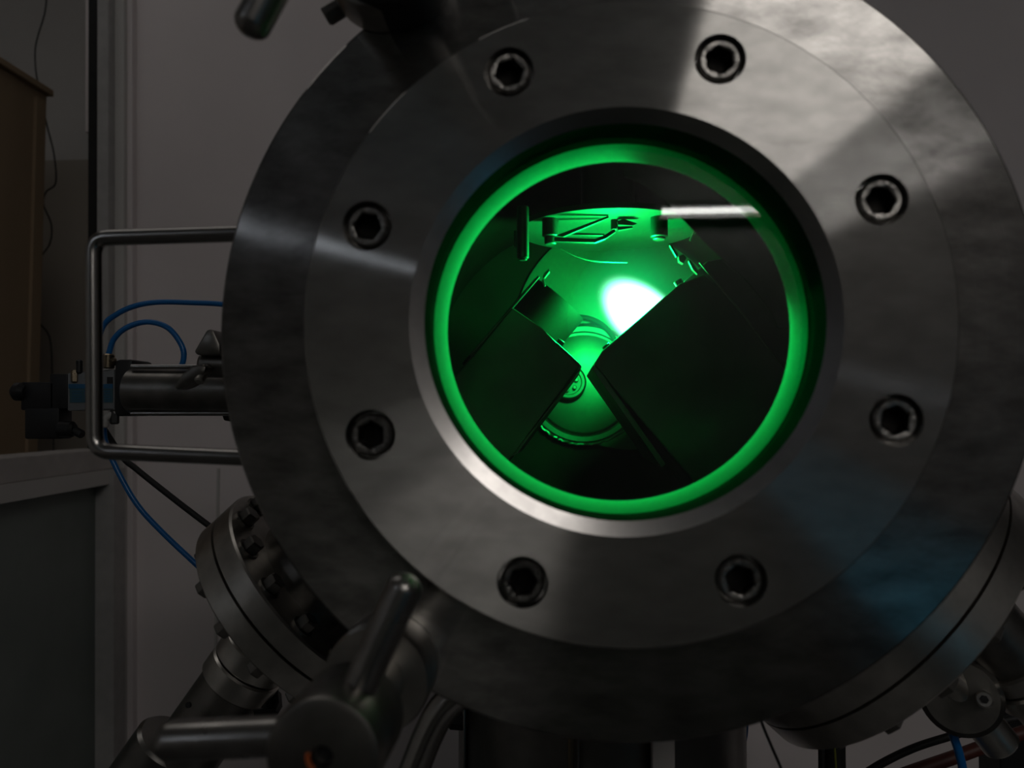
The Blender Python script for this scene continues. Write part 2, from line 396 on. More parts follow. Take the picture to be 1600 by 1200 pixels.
# socket head bolt
def hexbolt():
    bm = new(); r = .0084; rr = .0049
    seg = 48
    def ringv(f, h): return [bm.verts.new((f(2*PI*k/seg)*math.cos(2*PI*k/seg), f(2*PI*k/seg)*math.sin(2*PI*k/seg), h)) for k in range(seg)]
    hexf = lambda t: rr/math.cos(((t) % (PI/3))-PI/6)
    R = [ringv(lambda t: r, -.008), ringv(lambda t: r, -.0014), ringv(lambda t: r-.0011, -.0003), ringv(lambda t: r-.0024, -.0003),
         ringv(lambda t: hexf(t)+.0005, -.0004), ringv(hexf, -.0010), ringv(hexf, -.0075)]
    for a, b in zip(R, R[1:]):
        for k in range(seg): bm.faces.new((a[k], a[(k+1) % seg], b[(k+1) % seg], b[k]))
    bm.faces.new(R[0][::-1]); bm.faces.new(R[-1])
    for f in bm.faces:
        if f.calc_center_median().z < -.0011 and f.calc_center_median().xy.length < rr+.0003 and f.calc_center_median().z > -.0079: f.material_index = 1
    return bm
first = None
for i, c in enumerate(cuts):
    mw = AX @ Matrix.Translation((c.x, c.y, 0)) @ Matrix.Rotation(i*1.7, 4, 'Z')
    if first is None: first = obj('socket_bolt', hexbolt(), M_BOLT, vp, mw=mw); first.data.materials.append(M_SOCK)
    else: share(first, vp, mw)
bm = new(); lathe(bm, [(0, -.0235), (.0795, -.0235), (.0795, -.0175), (0, -.0175)], 96); obj('glass_pane', bm, M_GLASS, vp, mw=on_axis(0), label='clear round glass pane reflecting a white tube lamp')
bm = new(); lathe(bm, [(.0785, -.0257), (.0741, -.0357), (.0762, -.0375), (.0795, -.0375), (.0797, -.0257)], 192, closed=True)
obj('seal_ring', bm, M_SEAL, vp, mw=on_axis(0), label='white seal ring glowing green around the glass')

# ================================================================== CHAMBER DOOR
RD = .1735
dr = thing('chamber_door', 'large round turned steel chamber door with a U-shaped bar handle at its left', 'door', FC+Vector((0, .03, -RD)))
bm = new(); lathe(bm, [(.096, -.0272), (.1725, -.0272), (RD, -.0280), (RD, -.0550), (.096, -.0550)], 256, closed=True)
obj('door_disc', bm, M_DOOR, dr, mw=on_axis(0))
yh = .042
pts = [at(420, 364, yh), at(146, 372, yh), at(148, 705, yh), at(420, 717, yh)]
bm = new(); sweep(bm, fillet(pts, .008, 8), m_px(13, yh), 20); obj('handle', bm, M_ROD, dr)

# ================================================================== CHAMBER BODY
cb = thing('vacuum_chamber', 'round steel vacuum chamber body behind the door, seen lit green through the window', 'vacuum chamber', FC+Vector((0, .25, -.165)))
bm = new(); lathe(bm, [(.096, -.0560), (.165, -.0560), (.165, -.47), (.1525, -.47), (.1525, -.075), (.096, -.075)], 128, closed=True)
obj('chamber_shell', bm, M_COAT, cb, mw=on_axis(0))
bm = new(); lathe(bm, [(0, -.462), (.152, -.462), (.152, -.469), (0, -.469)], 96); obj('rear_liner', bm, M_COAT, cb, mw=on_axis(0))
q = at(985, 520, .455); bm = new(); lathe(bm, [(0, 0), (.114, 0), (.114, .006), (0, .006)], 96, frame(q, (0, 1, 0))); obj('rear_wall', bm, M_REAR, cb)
bm = new(); arc = [math.radians(2+84*k/30) for k in range(31)]; rin = lambda a: .0745-.0145*math.sin((a-arc[0])/(arc[-1]-arc[0])*PI)**1.2  # added plate, shaped to shadow the upper right of the seal
prism(bm, [(rin(a)*math.cos(a), FC.z+rin(a)*math.sin(a)) for a in arc]+[(.094*math.cos(a), FC.z+.094*math.sin(a)) for a in arc[::-1]], .0570, .0576); obj('added_shade_plate', bm, M_COAT, cb, smooth=False)
# rear port with its rings
def rear(px, py, rpx, y): return at(px, py, y), m_px(rpx, y)
yr = .455; pc, r1 = rear(912, 600, 91, yr); fr_ = frame(pc+Vector((0, .006, 0)), (0, -1, 0))
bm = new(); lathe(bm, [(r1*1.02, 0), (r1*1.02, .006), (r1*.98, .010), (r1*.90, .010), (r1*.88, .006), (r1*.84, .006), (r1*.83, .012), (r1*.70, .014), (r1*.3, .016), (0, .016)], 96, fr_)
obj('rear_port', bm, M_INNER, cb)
bm = new(); n = 160; path = []
for k in range(n): a = 2*PI*k/n; rr = r1*(1.03+.012*random.uniform(-1, 1)); path.append(pc+Vector((rr*math.cos(a), -.001+.0012*random.uniform(-1, 1), rr*math.sin(a))))
path.append(path[0]); sweep(bm, path, .0014, 6); obj('weld_bead', bm, M_INNER, cb)
pc2, r2 = rear(889, 597, 27, .435); bm = new()
lathe(bm, [(r2, 0), (r2, .008), (r2*.9, .010), (r2*.75, .010), (r2*.7, .006), (0, .006)], 48, frame(pc2+Vector((0, .008, 0)), (0, -1, 0)))
obj('port_hub', bm, M_INNER, cb)
sc1 = None
for k in range(6):
    a = k*PI/3+.3; p = pc2+Vector((r2*.45*math.cos(a), -.001, r2*.45*math.sin(a))); mw = frame(p, (0, -1, 0))
    if sc1 is None:
        bm = new(); lathe(bm, [(0, 0), (.0020, 0), (.0020, .0015), (.0015, .002), (0, .002)], 12); sc1 = obj('screw', bm, M_INNER, cb, mw=mw)
    else: share(sc1, cb, mw)
pc3, r3 = rear(905, 555, 60, .44); bm = new(); n = 40
sweep(bm, [pc3+Vector((r3*math.cos(a), 0, r3*math.sin(a))) for a in [.3+2.5*k/n for k in range(n+1)]], .0022, 8); obj('shutter_ring', bm, M_INNER, cb)
# pump port column under the chamber
colb = at(937, 1150, .24); rc = m_px(215, .24)
pc_ = thing('pump_column', 'thick dark steel column under the chamber door', 'column', Vector((colb.x, .24, 0)))
bm = new(); lathe(bm, [(0, 0), (rc*1.35, 0), (rc*1.35, .02), (rc, .022), (rc, FC.z-.150), (0, FC.z-.150)], 96, Matrix.Translation((colb.x, .24, 0))); obj('column_tube', bm, M_BODY, pc_)
def vbar(name, px, w, y, mat, parent, label=None):
    a = at(px, 1135, y); bm = new(); cyl(bm, (a.x, y, .03), (a.x, y, a.z), m_px(w, y)/2, .001, 16); return obj(name, bm, mat, parent, label=label)
vbar('highlight_rod', 892, 10, .135, M_BRASS, pc_); vbar('highlight_rod', 903, 5, .137, M_ROD, pc_)  # thin rods added to draw the column's vertical highlights
a = at(1036, 1150, .135); bm = new(); box(bm, (a.x, .137, a.z-.2), m_px(34, .135), .008, .45, bev=.001); obj('cover_strip', bm, M_LEDGE, pc_, smooth=False, label='pale vertical strip')
a = at(724, 1150, .19); bm = new(); box(bm, (a.x, .20, a.z-.2), m_px(5, .19), .012, .45, bev=.001); obj('edge_rail', bm, M_ROD, pc_, smooth=False)
a = at(1152, 1150, .19); bm = new(); box(bm, (a.x, .20, a.z-.2), m_px(7, .19), .012, .45, bev=.001); obj('edge_rail', bm, M_ROD, pc_, smooth=False)
bm = new(); cyl(bm, at(735, 1128, .2), at(700, 1126, .2), m_px(13, .2), .002, 6); cyl(bm, at(702, 1126, .2), at(655, 1131, .2), m_px(4, .2), .0005, 12); obj('side_screw', bm, M_BLACK, pc_)

# ================================================================== SPUTTER PORTS (flange pairs)
def axis_dir(deg, ytilt=0.0):
    v = Vector((math.cos(math.radians(deg)), ytilt, math.sin(math.radians(deg)))); return v.normalized()
def flange_pair(name, label, cpx, cpy, y, deg, R, t, nb, group):
    NL = .080 if R < .09 else .058
    c = at(cpx, cpy, y); dv = axis_dir(deg)
    T = thing(name, label, 'flange', c, group)
    bev = .0012
    bm = new(); lathe(bm, [(R*.62, -t), (R-bev, -t), (R, -t+bev), (R, -.0009), (R-.003, -.0006), (R*.62, -.0006)], 128, frame(c, dv), closed=True); obj('fixed_flange', bm, M_STEEL, T)
    bm = new(); lathe(bm, [(0, .0006), (R-.003, .0006), (R, .0009), (R, t-bev), (R-bev, t), (0, t)], 128, frame(c, dv)); obj('blank_flange', bm, M_STEEL, T)
    bm = new(); lathe(bm, [(R-.004, -.0012), (R-.004, .0012), (R-.008, .0012), (R-.008, -.0012)], 96, frame(c, dv), closed=True); obj('gasket', bm, M_COPPER, T)
    bm = new(); lathe(bm, [(R*.63, -t*.5), (R*.63, -NL), (R*.60, -NL), (R*.60, -t*.5)], 64, frame(c, dv), closed=True); obj('nipple', bm, M_DSTEEL, T)
    F0 = frame(c, dv); b0 = None
    for s in (-1, 1):
        for k in range(nb):
            a = 2*PI*(k+.5)/nb
            mw = F0 @ Matrix.Translation((R*.86*math.cos(a), R*.86*math.sin(a), s*t)) @ (Matrix.Identity(4) if s > 0 else Matrix.Rotation(PI, 4, 'X'))
            if b0 is None:
                bm = new(); hr = R*.075
                lathe(bm, [(0, 0), (hr*1.25, 0), (hr*1.25, .0012), (hr*1.02, .0012)], 12); lathe(bm, [(hr*1.0, .001), (hr, .0068), (hr*.85, .0078), (0, .0078)], 6)
                b0 = obj('bolt', bm, M_DSTEEL, T, mw=mw, angle=25)
            else: share(b0, T, mw)
    return T, c, dv
G = 'bolted flange pairs below the door'
fl, cl, dl = flange_pair('flange_pair', 'bolted steel flange pair sticking out below left of the door', 475, 935, .20, 222, .077, .0150, 14, G)
frr, cr_, drr = flange_pair('flange_pair', 'larger bolted steel flange pair sticking out below right of the door', 1352, 922, .20, 318.5, .103, .0175, 16, G)

# small flange and tube of the left gun
lg = thing('feedthrough_tube', 'dark steel tube with a small bolted flange running down below the left flange pair', 'tube', at(300, 1160, .2))
p0, p1, p2, p3 = at(445, 960, .2), at(408, 1012, .2), at(378, 1052, .2), at(215, 1285, .2)
dt = (p3-p1).normalized()
bm = new(); cyl(bm, p0, p1+dt*.01, m_px(38, .2), .001); obj('neck', bm, M_DSTEEL, lg)
bm = new(); cyl(bm, p1-dt*.002, p1+dt*.013, m_px(60, .2), .0012, 48); obj('small_flange', bm, M_STEEL, lg)
bm = new(); cyl(bm, p1+dt*.0140, p1+dt*.029, m_px(60, .2), .0012, 48); obj('small_flange', bm, M_STEEL, lg)
bm = new(); cyl(bm, p1+dt*.028, p3, m_px(54, .2), .001, 48); obj('tube_body', bm, M_DSTEEL, lg)
q = at(272, 1157, .2); bm = new(); cyl(bm, q, q+dt*.05, m_px(59, .2), .002, 48); obj('collar', bm, M_BODY, lg)
bm = new(); q = at(297, 1101, .155); lathe(bm, [(0, 0), (.0010, 0), (.0018, .0006), (.0018, .002), (0, .002)], 14, frame(q, (-.3, -1, .2))); obj('screw', bm, M_BLACK, lg)
Ft = frame(p1-dt*.002, -dt); b0 = None
for k in range(6):
    a = 2*PI*k/6; mw = Ft @ Matrix.Translation((m_px(48, .2)*math.cos(a), m_px(48, .2)*math.sin(a), 0))
    if b0 is None:
        bm = new(); lathe(bm, [(0, 0), (.0034, 0), (.0034, .004), (.0028, .0048), (0, .0048)], 6); b0 = obj('bolt', bm, M_STEEL, lg, mw=mw, angle=25)
    else: share(b0, lg, mw)
# ribbed nut beside the tube
rn = thing('ribbed_knob', 'small dark ribbed knob beside the top of the downward tube', 'knob', at(405, 1078, .19))
bm = new(); n = 36; q = at(405, 1082, .21)
Fk = frame(q, dt*.5+Vector((.55, -.5, -.2)))
vs = []
R0 = m_px(33, .19)
for h, s in ((0, .8), (.003, 1), (.012, 1), (.016, .8)):
    vs.append([bm.verts.new(Fk @ Vector(((R0*s*(1+.05*math.cos(9*2*PI*k/n)))*math.cos(2*PI*k/n), (R0*s*(1+.05*math.cos(9*2*PI*k/n)))*math.sin(2*PI*k/n), h))) for k in range(n)])
for a_, b_ in zip(vs, vs[1:]):
    for k in range(n): bm.faces.new((a_[k], a_[(k+1) % n], b_[(k+1) % n], b_[k]))
bm.faces.new(vs[0][::-1]); bm.faces.new(vs[-1]); obj('knob_cap', bm, M_BLACK, rn)
bm = new(); cyl(bm, Fk @ Vector((0, 0, -.012)), Fk @ Vector((0, 0, .002)), R0*.5, .001); obj('stem', bm, M_DSTEEL, rn)
# clamp bolt heads under the flange, left
# right gun: tube with clamp ring
rg = thing('source_tube', 'thick steel tube leaving the larger flange pair at the right edge', 'tube', at(1600, 1040, .2))
a_, b_ = at(1530, 965, .2), at(1700, 1165, .2); dd = (b_-a_).normalized()
bm = new(); cyl(bm, a_, b_, m_px(52, .2), .001, 48); obj('tube_body', bm, M_DSTEEL, rg)
bm = new(); cyl(bm, a_+dd*.030, a_+dd*.042, m_px(60, .2), .0015, 48); obj('clamp_ring', bm, M_STEEL, rg)
bm = new(); cyl(bm, a_+dd*.0435, a_+dd*.056, m_px(60, .2), .0015, 48); obj('clamp_ring', bm, M_STEEL, rg)
# small angle valve at lower right
av = thing('angle_valve', 'small round angle valve with a stub tube and a blue hose, below the larger flange', 'valve', at(1500, 1130, .2))
q0, q1 = at(1490, 1072, .24), at(1502, 1090, .19)
bm = new(); cyl(bm, q0, q1, m_px(56, .2), .003, 40); obj('valve_disc', bm, M_DSTEEL, av)
bm = new(); cyl(bm, at(1468, 1045, .2), at(1568, 1168, .2), m_px(27, .2), .002, 32); obj('stub_tube', bm, M_STEEL, av)
bm = new(); cyl(bm, at(1450, 1015, .2), at(1478, 1055, .2), m_px(20, .2), .001, 24); obj('stem', bm, M_DSTEEL, av)
bm = new(); cyl(bm, at(1538, 1094, .2), at(1538, 1093, .165), m_px(12, .18), .001, 24); obj('screw', bm, M_STEEL, av)
bm = new(); cyl(bm, at(1538, 1093, .166), at(1538, 1093, .1635), m_px(6, .165), .0003, 6); obj('screw_socket', bm, M_BLACK, av)
bm = new(); cyl(bm, at(1480, 1113, .2), at(1488, 1136, .2), m_px(12, .2), .001, 16); obj('hose_fitting', bm, M_BRASS, av)

# ================================================================== CLAMP KNOBS
def clamp_knob(label, hx, hy, spokes, yf=-.062, low=True):
    hub = at(hx, hy, yf); r = m_px(93, yf)
    T = thing('clamp_knob', label, 'knob', hub, 'three-spoked clamp knobs on the door rim')
    Fr = frame(hub, (0, 1, 0))
    bm = new(); lathe(bm, [(0, .004), (.0034, .004), (.0036, 0), (r-.0025, 0), (r-.0008, .0006), (r, .002), (r, .034), (r*.8, .040), (r*.62, .043), (r*.62, .070), (0, .070)], 72, Fr)
    obj('hub', bm, M_DSTEEL, T)
    bm = new(); lathe(bm, [(0, .0045), (.0030, .0045), (.0030, .0035), (0, .003)], 20, Fr); obj('stud_end', bm, M_BLACK, T)
    bm = new(); lathe(bm, [(.006, .068), (r*1.12, .068), (r*1.18, .071), (r*1.18, .0885), (.006, .0885)], 64, Fr, closed=True); obj('collar', bm, M_STEEL, T)
    bm = new(); lathe(bm, [(0, .05), (.0075, .05), (.0075, .15), (0, .15)], 24, Fr); obj('stud', bm, M_ROD, T)
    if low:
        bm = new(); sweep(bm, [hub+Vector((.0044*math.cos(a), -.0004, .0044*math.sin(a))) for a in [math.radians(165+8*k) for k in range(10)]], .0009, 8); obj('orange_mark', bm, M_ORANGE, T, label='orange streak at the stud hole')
    for (tx, ty, rp) in spokes:
        tip = at(tx, ty, yf+.018); base = hub + Vector((0, .018, 0)); v = (tip-base).normalized()
        bm = new(); rodround(bm, base+v*r*.7, tip, m_px(rp, yf+.018), 28); obj('spoke', bm, M_SPOKE, T)
    return T
k1 = clamp_knob('blurred steel clamp knob with three spokes at the bottom, left of centre', 503, 1183, [(641, 898, 28), (244, 1158, 31), (640, 1460, 28)])
k2 = clamp_knob('steel clamp knob whose spoke tip hangs in at the top edge, left of centre', 500, -262, [(384, 56, 30), (760, -340, 28), (300, -500, 28)], low=False)
bm = new(); cyl(bm, at(508, 27, .03), at(600, -30, .03), m_px(16, .03), .001, 28); obj('cross_pin', bm, M_DSTEEL, k2)
bm = new(); cyl(bm, at(600, -88, .0), at(598, -86, .0) + Vector((0, .05, 0)), m_px(92, .0), .003, 48); obj('clamp_boss', bm, M_BLACK, k2)
# swing-bolt arm beside the bottom knob
sa = thing('swing_arm', 'curved polished steel clamp arm between bottom knob and column', 'clamp arm', at(650, 1200, .07))
bm = new(); sweep(bm, spline([at(730, 1075, .075), at(694, 1105, .075), at(668, 1150, .075), at(632, 1240, .075), at(560, 1400, .075)], 8), m_px(24, .075), 20); obj('arm', bm, M_ROD, sa)
bm = new(); sweep(bm, spline([at(750, 1090, .085), at(712, 1100, .085), at(690, 1128, .085), at(655, 1200, .085), at(600, 1330, .085)], 8), m_px(11, .085), 16); obj('arm_rib', bm, M_BRASS, sa)

# ================================================================== PNEUMATIC ACTUATOR
ya = .25
pa = thing('pneumatic_actuator', 'pneumatic cylinder with valve block and black plugs sticking out left of the door', 'actuator', at(200, 690, ya))
bm = new(); cyl(bm, at(205, 611, ya), at(380, 613, ya), m_px(36, ya), .001, 48); obj('barrel', bm, M_DSTEEL, pa)
for (y_, dy) in ((573, -.008), (646, -.008), (576, .012), (643, .012)):
    bm = new(); cyl(bm, at(205, y_, ya+dy), at(380, y_, ya+dy), m_px(4.0, ya), .0003, 12); obj('tie_rod', bm, M_ROD, pa)
bm = new(); a_ = at(195, 606, ya)+Vector((0,.012,0)); box(bm, a_, m_px(31, ya), .030, m_px(92, ya), bev=.003); obj('end_cap', bm, M_BLACK, pa)
bm = new(); prism(bm, [(at(px, py, ya).x, at(px, py, ya).z) for px, py in ((322, 596), (400, 596), (400, 672), (362, 659), (349, 657), (345, 640), (326, 635))], ya, ya+.022, .001); obj('mounting_flange', bm, M_BLACK, pa)
bm = new(); prism(bm, [(at(px, py, ya).x, at(px, py, ya).z) for px, py in ((105, 583), (178, 577), (179, 639), (105, 642))], ya, ya+.03, .001); obj('valve_block', bm, M_GREY, pa)
# the printed label: blue band, rows of small print bars and a square mark (too blurred to read)
yl = ya-.0006
def lab(name, x0, x1, y0, y1, mat):
    bm = new(); prism(bm, [(at(px, py, yl).x, at(px, py, yl).z) for px, py in ((x0, y0), (x1, y0), (x1, y1), (x0, y1))], yl, yl+.0005); return obj(name, bm, mat, pa, smooth=False)
lab('label_band', 107, 176, 600, 607, M_LBLUE); lab('label_panel', 109, 176, 607.5, 629, pbr('label_teal', (.035, .10, .13), .5))
for k in range(5): 
    bm = new(); yy = 611+k*3.8
    z0, z1 = at(0, yy, yl-.0003).z, at(0, yy+1.2, yl-.0003).z
    for (u0, u1) in ((112, 128), (131, 136), (161, 172)): prism(bm, [(at(u0, yy, yl-.0003).x, z0), (at(u1, yy, yl-.0003).x, z0), (at(u1, yy, yl-.0003).x, z1), (at(u0, yy, yl-.0003).x, z1)], yl-.0003, yl)
    o = obj('print_line', bm, M_LBLUE, pa, smooth=False); o['kind'] = 'stuff'
lab('print_mark', 167, 176, 589, 599, M_BLACK)
for nm_, (x0_, y0_, x1_, y1_) in (('solenoid_flange', (77, 584, 105, 639)), ('solenoid', (32, 597, 84, 641)), ('connector_plug', (38, 636, 92, 686))):
    bm = new(); prism(bm, [(at(px, py, ya).x, at(px, py, ya).z) for px, py in ((x0_, y0_), (x1_, y0_), (x1_, y1_), (x0_, y1_))], ya, ya+.016, .0012); obj(nm_, bm, M_BLACK, pa)
bm = new(); cyl(bm, at(40, 612, ya), at(20, 612, ya), m_px(15, ya), .003, 28); obj('round_cap', bm, M_BLACK, pa)
bm = new(); cyl(bm, at(90, 670, ya), at(117, 671, ya), m_px(13, ya), .002, 20); cyl(bm, at(115, 672, ya), at(130, 680, ya), m_px(7, ya), .001, 16); obj('cable_gland', bm, M_BLACK, pa)
bm = new(); cyl(bm, at(169, 576, ya), at(170, 553, ya), m_px(9.5, ya), .001, 20); cyl(bm, at(160, 565, ya), at(180, 565, ya), m_px(8, ya), .001, 6); obj('push_fitting', bm, M_BRASS, pa)
bm = new(); cyl(bm, at(117, 598, ya), at(117, 578, ya), m_px(6, ya), .001, 6); obj('small_screw', bm, M_BRASS, pa)
bm = new(); cyl(bm, at(124, 584, ya), at(124, 562, ya), m_px(5, ya), .001, 12); obj('small_plug', bm, M_BLACK, pa)
bm = new(); cyl(bm, at(183, 642, ya), at(163, 656, ya), m_px(6, ya), .001, 16); cyl(bm, at(165, 652, ya), at(162, 668, ya), m_px(7, ya), .001, 16); obj('push_fitting', bm, M_ALU, pa)
bm = new(); cyl(bm, at(179, 640, ya), at(179, 663, ya), m_px(7, ya), .001, 6); obj('small_plug', bm, M_BLACK, pa)
# toggle lever above the cylinder
tg = thing('wing_nut_clamp', 'small steel wing nut clamp on top of the pneumatic cylinder', 'clamp', at(325, 590, .21))
def pp(l, y): return [(at(px, py, y).x, at(px, py, y).z) for px, py in l]
bm = new(); prism(bm, pp([(307, 551), (328, 515), (338, 516), (348, 538), (350, 556), (313, 556)], .21), .205, .222, .002); obj('wing', bm, M_DSTEEL, tg)
bm = new(); prism(bm, pp([(276, 607), (288, 586), (306, 570), (327, 572), (325, 584), (302, 604), (284, 610)], .205), .200, .212, .002); obj('wing', bm, M_DSTEEL, tg)
bm = new(); cyl(bm, at(310, 597, .2), at(324, 572, .21), m_px(8, .2), .001, 16); obj('bolt', bm, M_STEEL, tg)
bm = new(); cyl(bm, at(315, 570, .22), at(380, 570, .22), m_px(21, .22), .002, 24); obj('nut_body', bm, M_DSTEEL, tg)

# ================================================================== HOSES AND CABLES
def hose(name, label, cat, pts, r, mat, group=None, y=None):
    bm = new(); P = [at(*(p if len(p) == 3 else (p[0], p[1], y))) for p in pts]
    sweep(bm, spline(P, 10), r, 14); o = obj(name, bm, mat); return setp(o, label, cat, group)
BH = 'blue pneumatic hoses'
hose('air_hose', 'long blue air hose arching highest, over the pneumatic cylinder to the door', 'hose', [(150, 560), (160, 512), (184, 490), (215, 477), (250, 472), (300, 473), (352, 476), (430, 490)], .0021, M_BLUE, BH, .27)
hose('air_hose', 'short blue air hose looping down behind the pneumatic cylinder', 'hose', [(169, 556), (178, 530), (198, 512), (230, 503), (262, 512), (283, 538), (287, 560), (278, 582), (262, 600)], .0021, M_BLUE, BH, .26)
hose('air_hose', 'blue air hose hanging down from the valve block to the left flange pair', 'hose', [(162, 665), (165, 690), (180, 728), (212, 785), (250, 828), (310, 885), (380, 950)], .0021, M_BLUE, BH, .29)
hose('air_hose', 'blue air hose hanging from the angle valve at the bottom right', 'hose', [(1484, 1120), (1490, 1150), (1498, 1175), (1506, 1215), (1510, 1300)], .0026, M_BLUE, BH, .2)
hose('air_hose', 'blue air hose behind the right edge of the column', 'hose', [(1166, 1080), (1164, 1140), (1160, 1170), (1161, 1215), (1162, 1300)], .0022, M_BLUE, BH, .24)
CB = 'cables around the chamber'
hose('power_cable', 'straight black cable slanting down behind the door handle to the left flange', 'cable', [(150, 650), (190, 712), (212, 732), (262, 772), (322, 818), (400, 875)], .0024, M_RUB, CB, .30)
hose('power_cable', 'black cable curving up to the right edge, above the red cable', 'cable', [(1330, 1225), (1372, 1196), (1430, 1168), (1500, 1146), (1560, 1128), (1700, 1100)], .0030, M_RUB, CB, .32)
hose('power_cable', 'dull red cable rising to the right edge near the bottom corner', 'cable', [(1380, 1222), (1430, 1204), (1500, 1180), (1560, 1158), (1640, 1130)], .0052, M_RED, CB, .34)
hose('power_cable', 'thin dark cable slanting on the wall right of the column', 'cable', [(1180, 1090), (1190, 1128), (1205, 1165), (1222, 1205), (1245, 1270)], .0022, M_RUB, CB, .9)
hose('power_cable', 'black vertical cable just left of the striped one under the flange', 'cable', [(1284, 1080), (1284, 1150), (1285, 1300)], .0026, M_RUB, CB, .28)
vc = thing('striped_cable', 'thick black vertical cable with a yellow-green wire along it, under the flange', 'cable', at(1305, 1300, .28), CB)
bm = new(); sweep(bm, spline([at(1303, 1080, .28), at(1304, 1140, .28), at(1306, 1300, .28)], 6), m_px(15, .28), 16); obj('sheath', bm, M_RUB, vc)
bm = new(); sweep(bm, spline([at(1302, 1080, .26), at(1302, 1140, .26), at(1306, 1200, .26), at(1307, 1300, .26)], 6), m_px(1.6, .26), 8); obj('earth_wire', bm, M_YEL, vc)
# dark frame post at right
fp = at(1574, 1100, .45); bm = new(); box(bm, (fp.x+.004, .47, fp.z/2), m_px(36, .45), .04, fp.z+.05, bev=.002)
setp(obj('frame_post', bm, M_BLACK, smooth=False), 'dark vertical frame post behind the tube at the lower right', 'post')

# ================================================================== NOOK: brown cupboard and wire
xf = at(70, 300, 1.25).x; zt_ = at(70, 141, 1.25).z
bc = thing('cupboard', 'tall brown board cupboard at the far left behind the ledge', 'cupboard', (xf-.25, 1.0, 0))
bm = new(); box(bm, (xf-.25, .95, zt_/2), .5, .6, zt_, bev=.003); obj('carcass', bm, M_TAN, bc, smooth=False)
bm = new(); box(bm, (xf-.248, .95, zt_-.006), .52, .61, .014, bev=.002); obj('top_board', bm, M_TAN, bc, smooth=False)
bm = new(); box(bm, (xf+.002, 1.225, zt_/2-.01), .008, .03, zt_-.04, bev=.001); obj('edge_strip', bm, M_TAN, bc, smooth=False)
o = hose('hanging_wire', 'thin dark wire hanging in front of the brown cupboard', 'wire', [(74, -20), (70, 20), (56, 70), (56, 110), (62, 140), (72, 190), (84, 240), (87, 285), (72, 300), (68, 320), (80, 350), (78, 380), (60, 410), (54, 460), (60, 500), (78, 530), (82, 600), (84, 720)], .0017, M_RUB, None, 1.30)

# things the steel mirrors, behind the camera: blue crate, dark cabinet added to blacken the door's reflection
cr = thing('storage_crate', 'blue plastic crate on a dark trolley behind the camera, mirrored low on the door', 'crate', (1.45, -2.2, 0))
bm = new(); box(bm, (1.45, -2.2, .34), .86, 1.3, .32, bev=.02); obj('crate_body', bm, M_BCRATE, cr)
bm = new(); box(bm, (1.45, -2.2, .52), .90, 1.34, .04, bev=.01); obj('crate_lid', bm, M_BCRATE, cr)
bm = new(); box(bm, (1.45, -2.2, .09), .84, 1.28, .18, bev=.01); obj('trolley', bm, M_GLOVE, cr)
ec = thing('added_cabinet', 'low dark cabinet added behind the camera to mirror black at the door bottom', 'cabinet', (.35, -1.9, 0))
bm = new(); box(bm, (.35, -1.9, .36), .9, .4, .68, bev=.01); obj('cabinet_body', bm, M_GLOVE, ec)
for k in range(2):
    bm = new(); box(bm, (.13+.44*k, -1.695, .36), .42, .012, .60, bev=.003); obj('door', bm, M_BLACK, ec)

# ================================================================== INSIDE THE CHAMBER
ys = .20
def P2(l, y): return [(at(px, py, y).x, at(px, py, y).z) for px, py in l]
# right gun with square shield
rs = thing('sputter_gun', 'large dark square-shielded gun filling the right of the window, glow at its upper left face', 'sputter gun', at(1060, 700, ys), 'sputter guns inside the chamber')
bm = new(); prism(bm, P2([(927, 570), (942, 547), (1062, 443), (1100, 428), (1136, 462), (1290, 660), (1150, 830)], ys), ys, ys+.12, .0012); obj('shield_box', bm, M_SHIELD, rs, smooth=False)
bm = new(); prism(bm, P2([(1068, 440), (1105, 408), (1150, 400), (1240, 520), (1240, 640), (1140, 520)], .23), .23, .30, .001); obj('gun_body', bm, M_SHIELD, rs, smooth=False)
bm = new(); prism(bm, P2([(927, 570), (943, 586), (1040, 725), (1034, 731), (935, 590), (924, 574)], ys), ys-.001, ys+.11, .0004); obj('shield_lip', bm, M_SHIELD, rs, smooth=False)
def knob_on(parent, px, py, y, r, dx, dy, nm='clip'):
    a_ = at(px, py, y); b_ = at(px+dx, py+dy, y); bm = new(); cyl(bm, a_, b_, m_px(r, y), .0004, 16); return obj(nm, bm, M_SHIELD, parent)
knob_on(rs, 955, 550, ys+.012, 7, -9, -11, 'screw_head'); knob_on(rs, 1064, 447, ys+.012, 7, -6, -9, 'screw_head')
bm = new(); prism(bm, P2([(1060, 400), (1068, 397), (1073, 403), (1068, 412), (1061, 408)], .22), .22, .226, .0003); obj('clip', bm, M_INNER, rs, smooth=False)
bm = new(); prism(bm, P2([(1075, 407), (1079, 406), (1093, 425), (1090, 429), (1082, 421)], .22), .22, .224, .0003); obj('clip', bm, M_INNER, rs, smooth=False)
bm = new(); prism(bm, P2([(1046, 383), (1050, 382), (1060, 397), (1057, 402)], .22), .22, .224, .0003); obj('clip', bm, M_INNER, rs, smooth=False)
bm = new(); sweep(bm, [at(1093, 410, .198), at(1160, 490, .198), at(1235, 590, .198)], .0006, 8); obj('edge_wire', bm, M_INNER, rs)
